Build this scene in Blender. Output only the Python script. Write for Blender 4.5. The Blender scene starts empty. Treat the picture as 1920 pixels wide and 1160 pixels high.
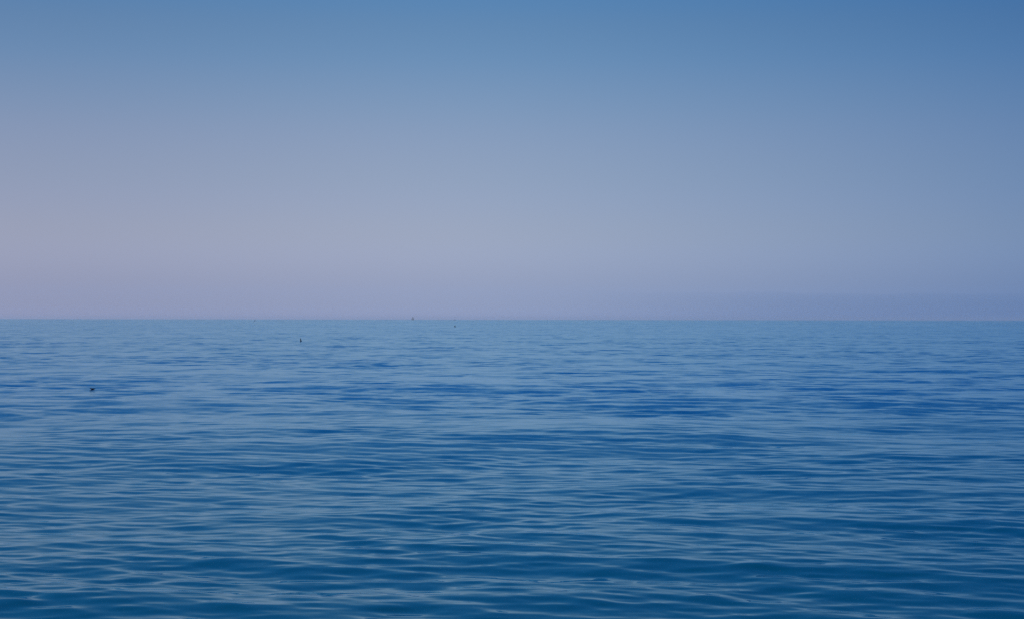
import bpy, bmesh, math, random
import numpy as np

sc = bpy.context.scene
R = math.radians

# ------------------------------------------------------------------ camera
CAM_H = 2.8
FOC = 3200.0                       # focal length in photograph pixels (1920 wide)
cam = bpy.data.cameras.new('camera')
cam.sensor_width = 36.0
cam.lens = 36.0 * FOC / 1920.0
cam.clip_start = 0.1
cam.clip_end = 60000.0
cam_ob = bpy.data.objects.new('camera', cam)
sc.collection.objects.link(cam_ob)
cam_ob.location = (0, 0, CAM_H)
cam_ob.rotation_mode = 'XYZ'
cam_ob.rotation_euler = (R(90.0) + math.atan(18.2 / FOC), R(-0.09), 0)
sc.camera = cam_ob

# ------------------------------------------------------------------ sky and sun
SUN_EL, SUN_AZ = 35.0, -110.0      # azimuth: 0 = straight ahead (+Y), negative = left
SKY_STRENGTH = 0.05
world = bpy.data.worlds.new('World')
sc.world = world
world.use_nodes = True
nt = world.node_tree
N, L = nt.nodes, nt.links
bg = N['Background']
sky = N.new('ShaderNodeTexSky')
sky.sky_type = 'NISHITA'
sky.sun_disc = False
sky.sun_elevation = R(SUN_EL)
sky.sun_rotation = R(SUN_AZ)
sky.altitude = 0
sky.air_density = 0.6
sky.dust_density = 1.0
sky.ozone_density = 10.0
tc = N.new('ShaderNodeTexCoord')
sep = N.new('ShaderNodeSeparateXYZ')
L.new(tc.outputs['Generated'], sep.inputs[0])


def wramp(stops, scale, src):
    r = N.new('ShaderNodeValToRGB')
    cr = r.color_ramp
    cr.interpolation = 'CARDINAL'
    while len(cr.elements) < len(stops):
        cr.elements.new(0.5)
    for e, (p, c) in zip(cr.elements, stops):
        e.position = p
        e.color = (c[0] / scale, c[1] / scale, c[2] / scale, 1)
    L.new(src, r.inputs[0])
    return r.outputs[0]


# haze and pink of the low sky: tint of the clear sky by height above the horizon
zp = N.new('ShaderNodeMath'); zp.operation = 'MAXIMUM'; zp.inputs[1].default_value = 0.0
L.new(sep.outputs[2], zp.inputs[0])
zq = N.new('ShaderNodeMath'); zq.operation = 'POWER'; zq.inputs[1].default_value = 0.5
L.new(zp.outputs[0], zq.inputs[0])
TINT = [(0.06, (4.85, 3.92, 4.3)), (0.40, (4.25, 3.40, 3.65)), (1.10, (3.80, 2.83, 2.88)), (2.50, (4.26, 2.74, 2.30)),
        (4.33, (4.45, 2.77, 2.08)), (6.42, (4.36, 2.87, 2.08)), (8.33, (3.57, 2.85, 2.14)), (10.33, (2.75, 2.73, 2.20)),
        (15.0, (1.71, 2.83, 2.68)), (21.0, (1.26, 3.05, 3.28)), (32.0, (1.12, 3.30, 3.97)), (90.0, (0.79, 2.81, 3.96))]
tint = wramp([(math.sqrt(math.sin(R(e))), c) for e, c in TINT], 6.0, zq.outputs[0])
# the sky deepens away from the sun (to the right)
xs = N.new('ShaderNodeMapRange')
xs.inputs[1].default_value = -1; xs.inputs[2].default_value = 1
L.new(sep.outputs[0], xs.inputs[0])
side = wramp([(0.0, (1.05, 0.97, 0.96)), (0.36, (1.02, 0.96, 0.965)), (0.5, (1.0, 1.0, 1.0)),
              (0.644, (0.52, 0.64, 0.76)), (1.0, (0.30, 0.46, 0.64))], 2.0, xs.outputs[0])


def vmul(a, b, k=None):
    m = N.new('ShaderNodeVectorMath'); m.operation = 'MULTIPLY'
    L.new(a, m.inputs[0])
    if k is None:
        L.new(b, m.inputs[1])
    else:
        m.inputs[1].default_value = (k, k, k)
    return m.outputs[0]


col = vmul(vmul(vmul(sky.outputs[0], tint), side), None, 12.0)
L.new(col, bg.inputs[0])
bg.inputs[1].default_value = SKY_STRENGTH

sun = bpy.data.lights.new('sun', 'SUN')
sun.energy = 3.0
sun.angle = R(0.6)
sun.color = (1.0, 0.95, 0.88)
sun_ob = bpy.data.objects.new('sun', sun)
sc.collection.objects.link(sun_ob)
sun_ob.location = (-60, -20, 60)
sun_ob.rotation_euler = (R(90 - SUN_EL), 0, -R(SUN_AZ) + math.pi)

sc.cycles.use_denoising = False
sc.view_settings.view_transform = 'Standard'
sc.view_settings.look = 'None'
sc.view_settings.exposure = 0.0
sc.view_settings.gamma = 1.0
sc.view_settings.use_curve_mapping = False


# ------------------------------------------------------------------ helpers
def link(o, parent=None):
    sc.collection.objects.link(o)
    if parent is not None:
        o.parent = parent
    return o


def tag(o, label=None, cat=None, group=None, kind=None):
    if label: o['label'] = label
    if cat: o['category'] = cat
    if group: o['group'] = group
    if kind: o['kind'] = kind
    return o


def simple_mat(name, base, rough=0.6, spec=0.3, var=0.15, scale=3.0):
    m = bpy.data.materials.new(name)
    m.use_nodes = True
    n, l = m.node_tree.nodes, m.node_tree.links
    b = n['Principled BSDF']
    b.inputs['Roughness'].default_value = rough
    b.inputs['Specular IOR Level'].default_value = spec
    t = n.new('ShaderNodeTexNoise'); t.inputs['Scale'].default_value = scale
    t.inputs['Detail'].default_value = 4
    r = n.new('ShaderNodeValToRGB')
    r.color_ramp.elements[0].position = 0.3
    r.color_ramp.elements[1].position = 0.7
    r.color_ramp.elements[0].color = tuple(c * (1 - var) for c in base) + (1,)
    r.color_ramp.elements[1].color = tuple(min(1, c * (1 + var)) for c in base) + (1,)
    l.new(t.outputs[0], r.inputs[0]); l.new(r.outputs[0], b.inputs['Base Color'])
    return m


def at(px, py, dist=None, z=None):
    """photo pixel -> point on the water (z) or at a distance along +Y"""
    u = (px - 960) / FOC
    hor = 598.2 - (px - 960) * 0.0016
    v = (hor - py) / FOC
    if dist is None:
        dist = (z - CAM_H) / v
    return (u * dist, dist, CAM_H + v * dist)


# ------------------------------------------------------------------ sea
rng = np.random.default_rng(11)
FPX = FOC * 1024 / 1920            # focal length in render pixels
RMAX = 14000.0
near = np.geomspace(1.5, 15.0, 120)
dep0 = CAM_H / 15.0
step = 0.30 / FPX
deps = np.arange(dep0 - step, CAM_H / RMAX, -step)
rows = np.concatenate([near, CAM_H / deps, [RMAX]])
half = R(20.5)
cols_c = np.linspace(-half, half, 1100)
side_a = half + np.cumsum(np.geomspace(0.001, 0.2, 40))
side_a = half + (side_a - half) / (side_a[-1] - half) * (math.pi - half)
cols = np.concatenate([-side_a[::-1], cols_c, side_a])          # first and last meet behind
NR, NC = len(rows), len(cols)
dr = np.gradient(rows)
rr = rows[:, None].astype(np.float32)
X0 = (rr * np.sin(cols)[None, :]).astype(np.float32)
Y0 = (rr * np.cos(cols)[None, :]).astype(np.float32)
dc = rows * (cols_c[1] - cols_c[0])
centre = (np.abs(cols) <= half + 0.02)
ci0, ci1 = np.argmax(centre), NC - np.argmax(centre[::-1])

# low-frequency gust pattern: ruffled and slicker patches of water
gust = np.zeros_like(X0)
for i in range(30):
    lam = 10 ** rng.uniform(0.7, 1.9)
    th = rng.uniform(0, math.pi)
    k = 2 * math.pi / lam
    gust += np.sin(k * (0.8 * X0 * math.cos(th) + 0.8 * Y0 * math.sin(th)) + rng.uniform(0, 6.28)).astype(np.float32)
gust = gust / math.sqrt(15.0)
gain = np.clip(1.0 + 0.24 * gust, 0.35, 1.8).astype(np.float32)

SX = np.zeros_like(X0); SY = np.zeros_like(X0); Z = np.zeros_like(X0)
lost = np.zeros(NR)

waves = []
NCOMP = 200
for i in range(NCOMP):                       # wind ripples and chop
    f = (i + rng.uniform(0, 1)) / NCOMP
    lam = 0.14 * (4.0 / 0.14) ** f
    th = rng.normal(R(6), R(30))             # heading from straight at the camera
    lg = math.log(lam / 0.66)
    s = 0.0074 * math.exp(-0.5 * (lg / 0.85) ** 2)
    waves.append((lam, th, s, True))
for i in range(16):                          # crossing chop
    lam = rng.uniform(1.8, 5.5)
    th = rng.normal(R(-4), R(36))
    waves.append((lam, th, 0.0058, True))
for i in range(16):                          # low swell
    lam = rng.uniform(6, 20)
    th = rng.normal(R(10), R(38))
    waves.append((lam, th, 0.0056, False))

for lam, th, s, ripple in waves:
    k = 2 * math.pi / lam
    kx, ky = math.sin(th), math.cos(th)
    a = s / k
    ph0 = rng.uniform(0, 2 * math.pi)
    sp = dr * abs(ky) + dc * abs(kx)
    w = np.clip((lam / sp - 3.5) / 4.0, 0, 1)
    w = w * w * (3 - 2 * w)
    lost += (1 - w * w) * s * s / 2
    nz = np.nonzero(w > 0)[0]
    if not len(nz):
        continue
    i0, i1 = nz[0], nz[-1] + 1
    sl = (slice(i0, i1), slice(ci0, ci1))
    ph = (np.float32(k * kx) * X0[sl] + np.float32(k * ky) * Y0[sl] + np.float32(ph0))
    amp = (w[i0:i1, None] * a).astype(np.float32)
    if ripple:
        amp = amp * gain[sl]
    Z[sl] += amp * np.cos(ph)
    sn = amp * np.sin(ph)
    q = 0.5
    SX[sl] -= q * kx * sn
    SY[sl] -= q * ky * sn

P = np.empty((NR * NC + 1, 3), np.float32)
P[:-1, 0] = (X0 + SX).ravel(); P[:-1, 1] = (Y0 + SY).ravel(); P[:-1, 2] = Z.ravel()
P[-1] = (0, 0, 0)
idx = np.arange(NR * NC).reshape(NR, NC)
q = np.stack([idx[:-1, :-1], idx[:-1, 1:], idx[1:, 1:], idx[1:, :-1]], -1).reshape(-1, 4)
# the first and last column coincide behind the camera
nq = len(q)
tri = np.stack([np.full(NC - 1, NR * NC), idx[0, :-1], idx[0, 1:]], -1)[:, ::-1]
me = bpy.data.meshes.new('sea')
me.vertices.add(len(P)); me.vertices.foreach_set('co', P.ravel())
loops = np.concatenate([q.ravel(), tri.ravel()]).astype(np.int32)
me.loops.add(len(loops)); me.loops.foreach_set('vertex_index', loops)
starts = np.concatenate([np.arange(nq) * 4, nq * 4 + np.arange(len(tri)) * 3]).astype(np.int32)
me.polygons.add(len(starts)); me.polygons.foreach_set('loop_start', starts)
me.polygons.foreach_set('use_smooth', np.ones(len(starts), bool))
me.update(calc_edges=True)
at_r = me.attributes.new('ripple', 'FLOAT', 'POINT')
rip = np.sqrt(lost)[:, None] * np.ones((1, NC))
rip = rip * gain
rip[:, :ci0] = 0.1; rip[:, ci1:] = 0.1
at_r.data.foreach_set('value', np.append(rip.ravel(), 0.1).astype(np.float32))


def water_material():
    m = bpy.data.materials.new('sea_water')
    m.use_nodes = True
    n, l = m.node_tree.nodes, m.node_tree.links
    n.remove(n['Principled BSDF'])
    body = n.new('ShaderNodeBsdfDiffuse')                # light scattered back from the deep water
    gl = n.new('ShaderNodeBsdfGlossy')                   # sky mirrored in the surface
    gl.inputs['Color'].default_value = (0.61, 0.91, 1.0, 1)
    gl.inputs['Roughness'].default_value = 0.03
    fr_ = n.new('ShaderNodeFresnel'); fr_.inputs['IOR'].default_value = 1.44
    mx = n.new('ShaderNodeMixShader')
    l.new(fr_.outputs[0], mx.inputs[0]); l.new(body.outputs[0], mx.inputs[1]); l.new(gl.outputs[0], mx.inputs[2])
    l.new(mx.outputs[0], n['Material Output'].inputs['Surface'])
    geo = n.new('ShaderNodeNewGeometry')
    atr = n.new('ShaderNodeAttribute'); atr.attribute_name = 'ripple'

    def slope(scale, sx, amp, detail):
        mp = n.new('ShaderNodeMapping')
        mp.inputs['Scale'].default_value = (sx, 1.0, 1.0)
        l.new(geo.outputs['Position'], mp.inputs[0])
        t = n.new('ShaderNodeTexNoise')
        t.inputs['Scale'].default_value = scale
        t.inputs['Detail'].default_value = detail
        t.inputs['Roughness'].default_value = 0.55
        l.new(mp.outputs[0], t.inputs['Vector'])
        s = n.new('ShaderNodeVectorMath'); s.operation = 'SUBTRACT'
        s.inputs[1].default_value = (0.5, 0.5, 0.5)
        l.new(t.outputs['Color'], s.inputs[0])
        k = n.new('ShaderNodeVectorMath'); k.operation = 'MULTIPLY'
        k.inputs[1].default_value = (amp, amp, 0)
        l.new(s.outputs[0], k.inputs[0])
        return k.outputs[0]

    # body colour is greener near the camera and bluer farther out
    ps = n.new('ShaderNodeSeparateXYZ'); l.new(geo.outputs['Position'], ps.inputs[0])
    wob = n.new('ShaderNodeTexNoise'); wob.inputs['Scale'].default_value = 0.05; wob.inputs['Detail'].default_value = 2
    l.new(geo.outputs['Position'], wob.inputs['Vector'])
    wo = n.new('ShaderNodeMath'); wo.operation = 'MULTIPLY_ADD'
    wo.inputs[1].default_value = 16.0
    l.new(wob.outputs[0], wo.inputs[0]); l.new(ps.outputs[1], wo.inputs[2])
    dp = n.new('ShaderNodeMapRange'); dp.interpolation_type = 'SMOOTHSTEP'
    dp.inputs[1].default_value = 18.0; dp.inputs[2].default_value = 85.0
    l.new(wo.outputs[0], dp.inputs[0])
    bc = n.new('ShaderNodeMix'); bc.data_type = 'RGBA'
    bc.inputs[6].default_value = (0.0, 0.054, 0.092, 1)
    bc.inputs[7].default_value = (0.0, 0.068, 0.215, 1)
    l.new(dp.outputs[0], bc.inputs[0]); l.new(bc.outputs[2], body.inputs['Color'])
    # slopes of the waves too fine for the mesh at that distance
    far = slope(0.5, 0.9, 9.5, 5.0)
    # cat's paws: small ruffled and slick patches
    mp = n.new('ShaderNodeMapping'); mp.inputs['Scale'].default_value = (0.30, 0.06, 1.0)
    l.new(geo.outputs['Position'], mp.inputs[0])
    pt = n.new('ShaderNodeTexNoise'); pt.inputs['Scale'].default_value = 1.0
    pt.inputs['Detail'].default_value = 5.0; pt.inputs['Roughness'].default_value = 0.72
    l.new(mp.outputs[0], pt.inputs['Vector'])
    pr = n.new('ShaderNodeMapRange'); pr.inputs[1].default_value = 0.30; pr.inputs[2].default_value = 0.74
    pr.inputs[3].default_value = 0.30; pr.inputs[4].default_value = 1.75
    l.new(pt.outputs[0], pr.inputs[0])
    pm = n.new('ShaderNodeMath'); pm.operation = 'MULTIPLY'
    l.new(pr.outputs[0], pm.inputs[0]); l.new(atr.outputs['Fac'], pm.inputs[1])
    fr = n.new('ShaderNodeVectorMath'); fr.operation = 'SCALE'
    l.new(far, fr.inputs[0]); l.new(pm.outputs[0], fr.inputs['Scale'])
    # of the facets that show at a grazing view nearly all lean towards the shore
    sp = n.new('ShaderNodeSeparateXYZ'); l.new(fr.outputs[0], sp.inputs[0])
    ab = n.new('ShaderNodeMath'); ab.operation = 'ABSOLUTE'; l.new(sp.outputs[1], ab.inputs[0])
    ng = n.new('ShaderNodeMath'); ng.operation = 'MULTIPLY'; ng.inputs[1].default_value = -1.0
    l.new(ab.outputs[0], ng.inputs[0])
    cb = n.new('ShaderNodeCombineXYZ'); l.new(sp.outputs[0], cb.inputs[0]); l.new(ng.outputs[0], cb.inputs[1])
    # tiny capillary ripples everywhere
    mic = slope(9.0, 0.6, 0.05, 3.0)
    a1 = n.new('ShaderNodeVectorMath'); l.new(cb.outputs[0], a1.inputs[0]); l.new(mic, a1.inputs[1])
    a2 = n.new('ShaderNodeVectorMath'); l.new(a1.outputs[0], a2.inputs[0]); l.new(geo.outputs['Normal'], a2.inputs[1])
    nn = n.new('ShaderNodeVectorMath'); nn.operation = 'NORMALIZE'; l.new(a2.outputs[0], nn.inputs[0])
    l.new(nn.outputs[0], gl.inputs['Normal'])
    l.new(nn.outputs[0], fr_.inputs['Normal'])
    return m


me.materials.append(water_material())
sea = link(bpy.data.objects.new('sea', me))
tag(sea, 'calm deep blue sea with fine wind ripples reaching the horizon', 'sea', kind='structure')


def mesh_obj(name, verts, faces, mat, parent=None, smooth=False, bevel=0.0):
    m = bpy.data.meshes.new(name)
    m.from_pydata(verts, [], faces)
    bm = bmesh.new(); bm.from_mesh(m)
    bmesh.ops.recalc_face_normals(bm, faces=bm.faces)
    if bevel:
        bmesh.ops.bevel(bm, geom=list(bm.edges), offset=bevel, segments=2, affect='EDGES', clamp_overlap=True)
    for f in bm.faces:
        f.smooth = smooth
    bm.to_mesh(m); bm.free()
    m.materials.append(mat)
    return link(bpy.data.objects.new(name, m), parent)


def loft(sections, n=12):
    """sections: list of (centre, half-width vector, half-height vector) -> closed elliptical tube"""
    v, f = [], []
    for c, a, b in sections:
        for i in range(n):
            t = 2 * math.pi * i / n
            v.append(tuple(c[j] + a[j] * math.cos(t) + b[j] * math.sin(t) for j in range(3)))
    for s in range(len(sections) - 1):
        for i in range(n):
            j = (i + 1) % n
            f.append((s * n + i, s * n + j, (s + 1) * n + j, (s + 1) * n + i))
    f.append(tuple(range(n))[::-1])
    f.append(tuple((len(sections) - 1) * n + i for i in range(n)))
    return v, f


def slab(pts, thick, axis=1):
    """flat outline in the XZ plane with real thickness along Y"""
    n = len(pts)
    v = [(x, -thick / 2, z) for x, z in pts] + [(x, thick / 2, z) for x, z in pts]
    f = [tuple(range(n)), tuple(range(n, 2 * n))[::-1]]
    f += [(i, (i + 1) % n, n + (i + 1) % n, n + i) for i in range(n)]
    return v, f


def empty(name, loc, rz=0.0):
    o = bpy.data.objects.new(name, None)
    o.location = loc
    o.rotation_euler = (0, 0, rz)
    return link(o)


def hull_mesh(length, beam, depth, free):
    """pointed bow at -X, transom stern at +X"""
    secs = []
    for t in np.linspace(0, 1, 11):
        x = -length / 2 + length * t
        w = beam / 2 * (1 - (1 - min(1, t / 0.55)) ** 2.2) * (1 - 0.22 * max(0, t - 0.6) / 0.4) + 0.03
        sheer = free * (1.0 + 0.35 * (1 - t) ** 2)
        keel = -depth * (0.25 + 0.75 * math.sin(math.pi * min(1, 0.12 + 0.8 * t)))
        secs.append((x, w, sheer, keel))
    v, f = [], []
    prof = [(1.0, 1.0), (0.97, 0.55), (0.88, 0.15), (0.55, -0.55), (0.0, -1.0)]
    for x, w, sh, kl in secs:
        ring = [(x, w * a, (sh if b >= 0 else -kl) * b) for a, b in prof]
        ring += [(x, -w * a, (sh if b >= 0 else -kl) * b) for a, b in prof[-2::-1]]
        v += ring
    n = 9
    for s in range(len(secs) - 1):
        for i in range(n - 1):
            f.append((s * n + i, s * n + i + 1, (s + 1) * n + i + 1, (s + 1) * n + i))
        f.append((s * n + n - 1, s * n, (s + 1) * n, (s + 1) * n + n - 1))     # deck
    f.append(tuple(range(n)))
    f.append(tuple((len(secs) - 1) * n + i for i in range(n))[::-1])
    return v, f


hull_paint = simple_mat('hull_paint', (0.17, 0.17, 0.18), 0.4)
sail_cloth = simple_mat('sail_cloth', (0.34, 0.32, 0.31), 0.8, var=0.1, scale=0.8)
sail_dark = simple_mat('dark_sail_cloth', (0.20, 0.19, 0.19), 0.8, var=0.1, scale=0.8)
spar = simple_mat('spar_metal', (0.12, 0.12, 0.12), 0.4)

# ------------------------------------------------------------------ sailing boat on the horizon
p = at(773.5, 0, dist=6400.0)
boat = empty('sailing_boat', (p[0], p[1], 0.0), R(-12))
tag(boat, 'faint grey sailing boat with raised sails far out on the horizon', 'sailboat')
v, f = hull_mesh(11.5, 3.4, 0.9, 1.15)
hull = mesh_obj('hull', v, f, hull_paint, boat, True)
v, f = loft([((-0.6, 0, 1.3), (1.9, 0, 0), (0, 1.05, 0)), ((-0.5, 0, 1.75), (1.6, 0, 0), (0, 0.95, 0)),
             ((-0.4, 0, 1.9), (1.2, 0, 0), (0, 0.7, 0))], 14)
mesh_obj('cabin', v, f, hull_paint, hull, True)
v, f = loft([((1.2, 0, 0.9), (0.11, 0, 0), (0, 0.08, 0)), ((1.2, 0, 7.0), (0.10, 0, 0), (0, 0.07, 0)),
             ((1.2, 0, 13.8), (0.05, 0, 0), (0, 0.04, 0))], 10)
mast = mesh_obj('mast', v, f, spar, boat, True)
v, f = loft([((1.2, 0, 2.25), (0, 0.07, 0), (0, 0, 0.08)), ((5.4, 0.35, 2.3), (0, 0.06, 0), (0, 0, 0.07))], 10)
mesh_obj('boom', v, f, spar, mast, True)


def sail(corners, bulge, name, mat):
    (tx, tz), (ax, az), (bx, bz) = corners       # head, tack, clew
    n = 9
    v, f = [], []
    for i in range(n):
        t = i / (n - 1)
        for j in range(n):
            s = j / (n - 1)
            x0, z0 = ax + (tx - ax) * t, az + (tz - az) * t
            x1, z1 = bx + (tx - bx) * t, bz + (tz - bz) * t
            roach = 0.35 * math.sin(math.pi * t) * s * (1 if bx > ax else -1)
            y = bulge * math.sin(math.pi * s * 0.9) * (1 - t) ** 0.6 + 0.35 * s * (1 - t)
            v.append((x0 + (x1 - x0) * s + roach, y, z0 + (z1 - z0) * s))
    for i in range(n - 1):
        for j in range(n - 1):
            f.append((i * n + j, i * n + j + 1, (i + 1) * n + j + 1, (i + 1) * n + j))
    o = mesh_obj(name, v, f, mat, boat, True)
    md = o.modifiers.new('thickness', 'SOLIDIFY'); md.thickness = 0.04
    return o


sail(((1.32, 13.4), (1.32, 2.4), (5.2, 2.45)), 0.55, 'mainsail', sail_dark)
sail(((1.05, 12.2), (-5.4, 1.9), (0.6, 2.1)), 0.6, 'headsail', sail_cloth)

# ------------------------------------------------------------------ low motorboat on the horizon
p = at(852.5, 0, dist=6600.0)
mb = empty('motor_boat', (p[0], p[1], 0.0), R(20))
tag(mb, 'tiny dark motorboat lying low on the horizon line', 'motorboat')
v, f = hull_mesh(7.6, 2.6, 0.5, 1.1)
hull = mesh_obj('hull', v, f, hull_paint, mb, True)
v, f = slab([(-1.6, 1.0), (-0.9, 2.35), (1.3, 2.45), (1.7, 1.0)], 1.9)
wh = mesh_obj('wheelhouse', v, f, hull_paint, mb, False, 0.08)
v, f = slab([(-1.05, 2.46), (-1.05, 2.56), (1.7, 2.62), (1.7, 2.5)], 2.1)
mesh_obj('roof', v, f, spar, wh, False, 0.02)
v, f = loft([((3.75, 0, 0.2), (0.16, 0, 0), (0, 0.2, 0)), ((3.85, 0, 0.9), (0.22, 0, 0), (0, 0.24, 0)),
             ((3.8, 0, 1.4), (0.2, 0, 0), (0, 0.2, 0))], 10)
mesh_obj('outboard_motor', v, f, spar, mb, True)

# ------------------------------------------------------------------ added bird shapes standing in for dust specks
def water_z(x, y):
    i = int(np.argmin(np.abs(rows - math.hypot(x, y))))
    j = int(np.argmin(np.abs(cols - math.atan2(x, y))))
    return float(Z[i, j])


speck_mat = simple_mat('dark_speck', (0.012, 0.011, 0.011), 0.7, 0.2, 0.3, 12.0)


def join(parts):
    V, F = [], []
    for v, f in parts:
        o = len(V)
        V += v
        F += [tuple(i + o for i in q) for q in f]
    return V, F


def bird(name, parts, loc, rot, voxel, scale=1.0):
    v, f = join(parts)
    o = mesh_obj(name, v, f, speck_mat, None, True)
    o.location = loc
    o.rotation_euler = rot
    o.scale = (scale,) * 3
    md = o.modifiers.new('skin', 'REMESH'); md.mode = 'VOXEL'; md.voxel_size = voxel; md.use_smooth_shade = True
    return o


def S(x, z, w, h, y=0.0):
    return ((x, y, z), (0, w, 0), (0, 0, h))


# body along X (head at -X)
swim_body = [S(0.17, 0.075, 0.012, 0.006), S(0.12, 0.06, 0.045, 0.022), S(0.04, 0.045, 0.07, 0.05), S(-0.05, 0.04, 0.072, 0.058),
             S(-0.11, 0.05, 0.05, 0.05), S(-0.14, 0.06, 0.025, 0.03)]


def neck(x, h, g=1.0):
    return [((x + dx, 0, 0.05 + t * h), (r * g, 0, 0), (0, 0.93 * r * g, 0))
            for dx, t, r in ((0, 0, 0.030), (-0.015, 0.5, 0.022), (-0.02, 0.85, 0.026), (-0.03, 1.0, 0.020))]


def head(x, z, g=1.0):
    return [S(x + dx, z + dz, r * g, r * g) for dx, dz, r in
            ((0.03, 0, 0.012), (0.012, 0, 0.026), (-0.02, 0, 0.026), (-0.045, -0.003, 0.014), (-0.09, -0.01, 0.006))]


# added upright bird shape with a long raised neck, sitting on the water and seen end on
b = bird('bird_speck', [loft(swim_body), loft(neck(-0.10, 0.21, 1.7)), loft(head(-0.12, 0.255, 1.5))],
         (0, 0, 0), (0, 0, R(76)), 0.007, 1.35)
p = at(564.5, 640.5, z=0.0)
b.location = (p[0], p[1], water_z(p[0], p[1]))
tag(b, 'black speck built as a bird sitting upright on the water with its neck raised', 'bird')

# small added bird shape floating low on the water, side on
b = bird('bird_speck', [loft(swim_body), loft(neck(-0.10, 0.05)), loft(head(-0.13, 0.085))],
         (0, 0, 0), (0, 0, R(8)), 0.006, 0.62)
p = at(174.5, 734, z=0.0)
b.location = (p[0], p[1], water_z(p[0], p[1]) + 0.005)
tag(b, 'small dark speck built as a bird floating low on the ripples, head drawn in', 'bird')

fly_body = [S(0.23, 0, 0.03, 0.004), S(0.15, 0, 0.03, 0.018), S(0.05, 0, 0.05, 0.045), S(-0.06, 0, 0.052, 0.05), S(-0.14, 0.005, 0.03, 0.032),
            S(-0.18, 0.01, 0.028, 0.028), S(-0.215, 0.005, 0.012, 0.012), S(-0.25, 0.0, 0.005, 0.005)]


def wing(side, up1, up2, span=0.55):
    y1 = side * span * 0.42
    y2 = side * span
    c = [((-0.04, side * 0.02, 0.02), 0.085, 0.016), ((-0.07, y1 * 0.6, 0.02 + up1 * 0.6), 0.075, 0.013),
         ((-0.09, y1, 0.02 + up1), 0.065, 0.011), ((-0.03, (y1 + y2) / 2, 0.02 + (up1 + up2) / 2), 0.05, 0.009),
         ((0.05, y2, 0.02 + up2), 0.012, 0.007)]
    return loft([(q, (w, 0, 0), (0, 0, h)) for q, w, h in c], 10)


p = at(477.5, 602.6, dist=330.0)
b = bird('bird_speck', [loft(fly_body), wing(1, -0.16, -0.30, 0.30), wing(-1, 0.10, 0.30, 0.26)], p, (0, 0, R(78)), 0.009)
tag(b, 'dark speck built as a bird flying away with wings slanted just under the horizon line', 'bird', 'specks built as birds flying low over the sea')
p = at(853.5, 612.6, dist=330.0)
b = bird('bird_speck', [loft(fly_body), wing(1, 0.14, 0.22, 0.40), wing(-1, 0.12, 0.30, 0.42)], p, (0, 0, R(14)), 0.009)
tag(b, 'dark speck built as a bird gliding side on below the small motorboat', 'bird', 'specks built as birds flying low over the sea')

# ------------------------------------------------------------------ far fog bank, beyond the haze
m = bpy.data.materials.new('fog_bank_vapour')
m.use_nodes = True
n, l = m.node_tree.nodes, m.node_tree.links
n.remove(n['Principled BSDF'])
pv = n.new('ShaderNodeVolumePrincipled')
pv.inputs['Color'].default_value = (0.32, 0.57, 0.88, 1)
pv.inputs['Density'].default_value = 1.05e-4
pv.inputs['Anisotropy'].default_value = 0.2
l.new(pv.outputs[0], n['Material Output'].inputs['Volume'])
D = 17000.0
nx = 90
v, f = [], []
rs = random.Random(5)
for i in range(nx + 1):
    t = i / nx
    x = 250 + t * 11000
    grow = min(1, max(0.02, (x - 250) / 2600.0)) ** 1.3
    thick = 2800 * grow
    top = (290 + 5 * math.sin(x / 310) + 5 * math.sin(x / 127 + 1) + 4 * math.sin(x / 61 + 2) - 60 * t + rs.uniform(-3, 3))
    for s in range(8):
        a = s / 7
        v.append((x, D - thick / 2 + thick * a, top * (1 - abs(2 * a - 1) ** 3.0) ** 0.6 - 29.0 * abs(2 * a - 1)))
    for s in range(8):
        a = 1 - s / 7
        v.append((x, D - thick / 2 + thick * a, -30))
k = 16
for i in range(nx):
    for s in range(k):
        f.append((i * k + s, i * k + (s + 1) % k, (i + 1) * k + (s + 1) % k, (i + 1) * k + s))
f.append(tuple(range(k)))
f.append(tuple(nx * k + s for s in range(k))[::-1])
fb = mesh_obj('fog_bank', v, f, m)
tag(fb, 'low blue-grey fog bank lying along the far horizon', 'fog', kind='stuff')

# ------------------------------------------------------------------ haze over the sea
m = bpy.data.materials.new('sea_haze')
m.use_nodes = True
n, l = m.node_tree.nodes, m.node_tree.links
n.remove(n['Principled BSDF'])
pv = n.new('ShaderNodeVolumePrincipled')
pv.inputs['Color'].default_value = (0.74, 0.85, 0.98, 1)
pv.inputs['Density'].default_value = 5.0e-5
pv.inputs['Anisotropy'].default_value = 0.15
l.new(pv.outputs[0], n['Material Output'].inputs['Volume'])
e = RMAX + 300
z0, z1 = -1.5, 18.0
v = [(x, y, z) for z in (z0, z1) for x, y in ((-e, -e), (e, -e), (e, e), (-e, e))]
f = [(3, 2, 1, 0), (4, 5, 6, 7), (0, 1, 5, 4), (1, 2, 6, 5), (2, 3, 7, 6), (3, 0, 4, 7)]
hz = mesh_obj('haze', v, f, m)
tag(hz, 'thin pale blue haze hanging over the whole sea', 'haze', kind='stuff')
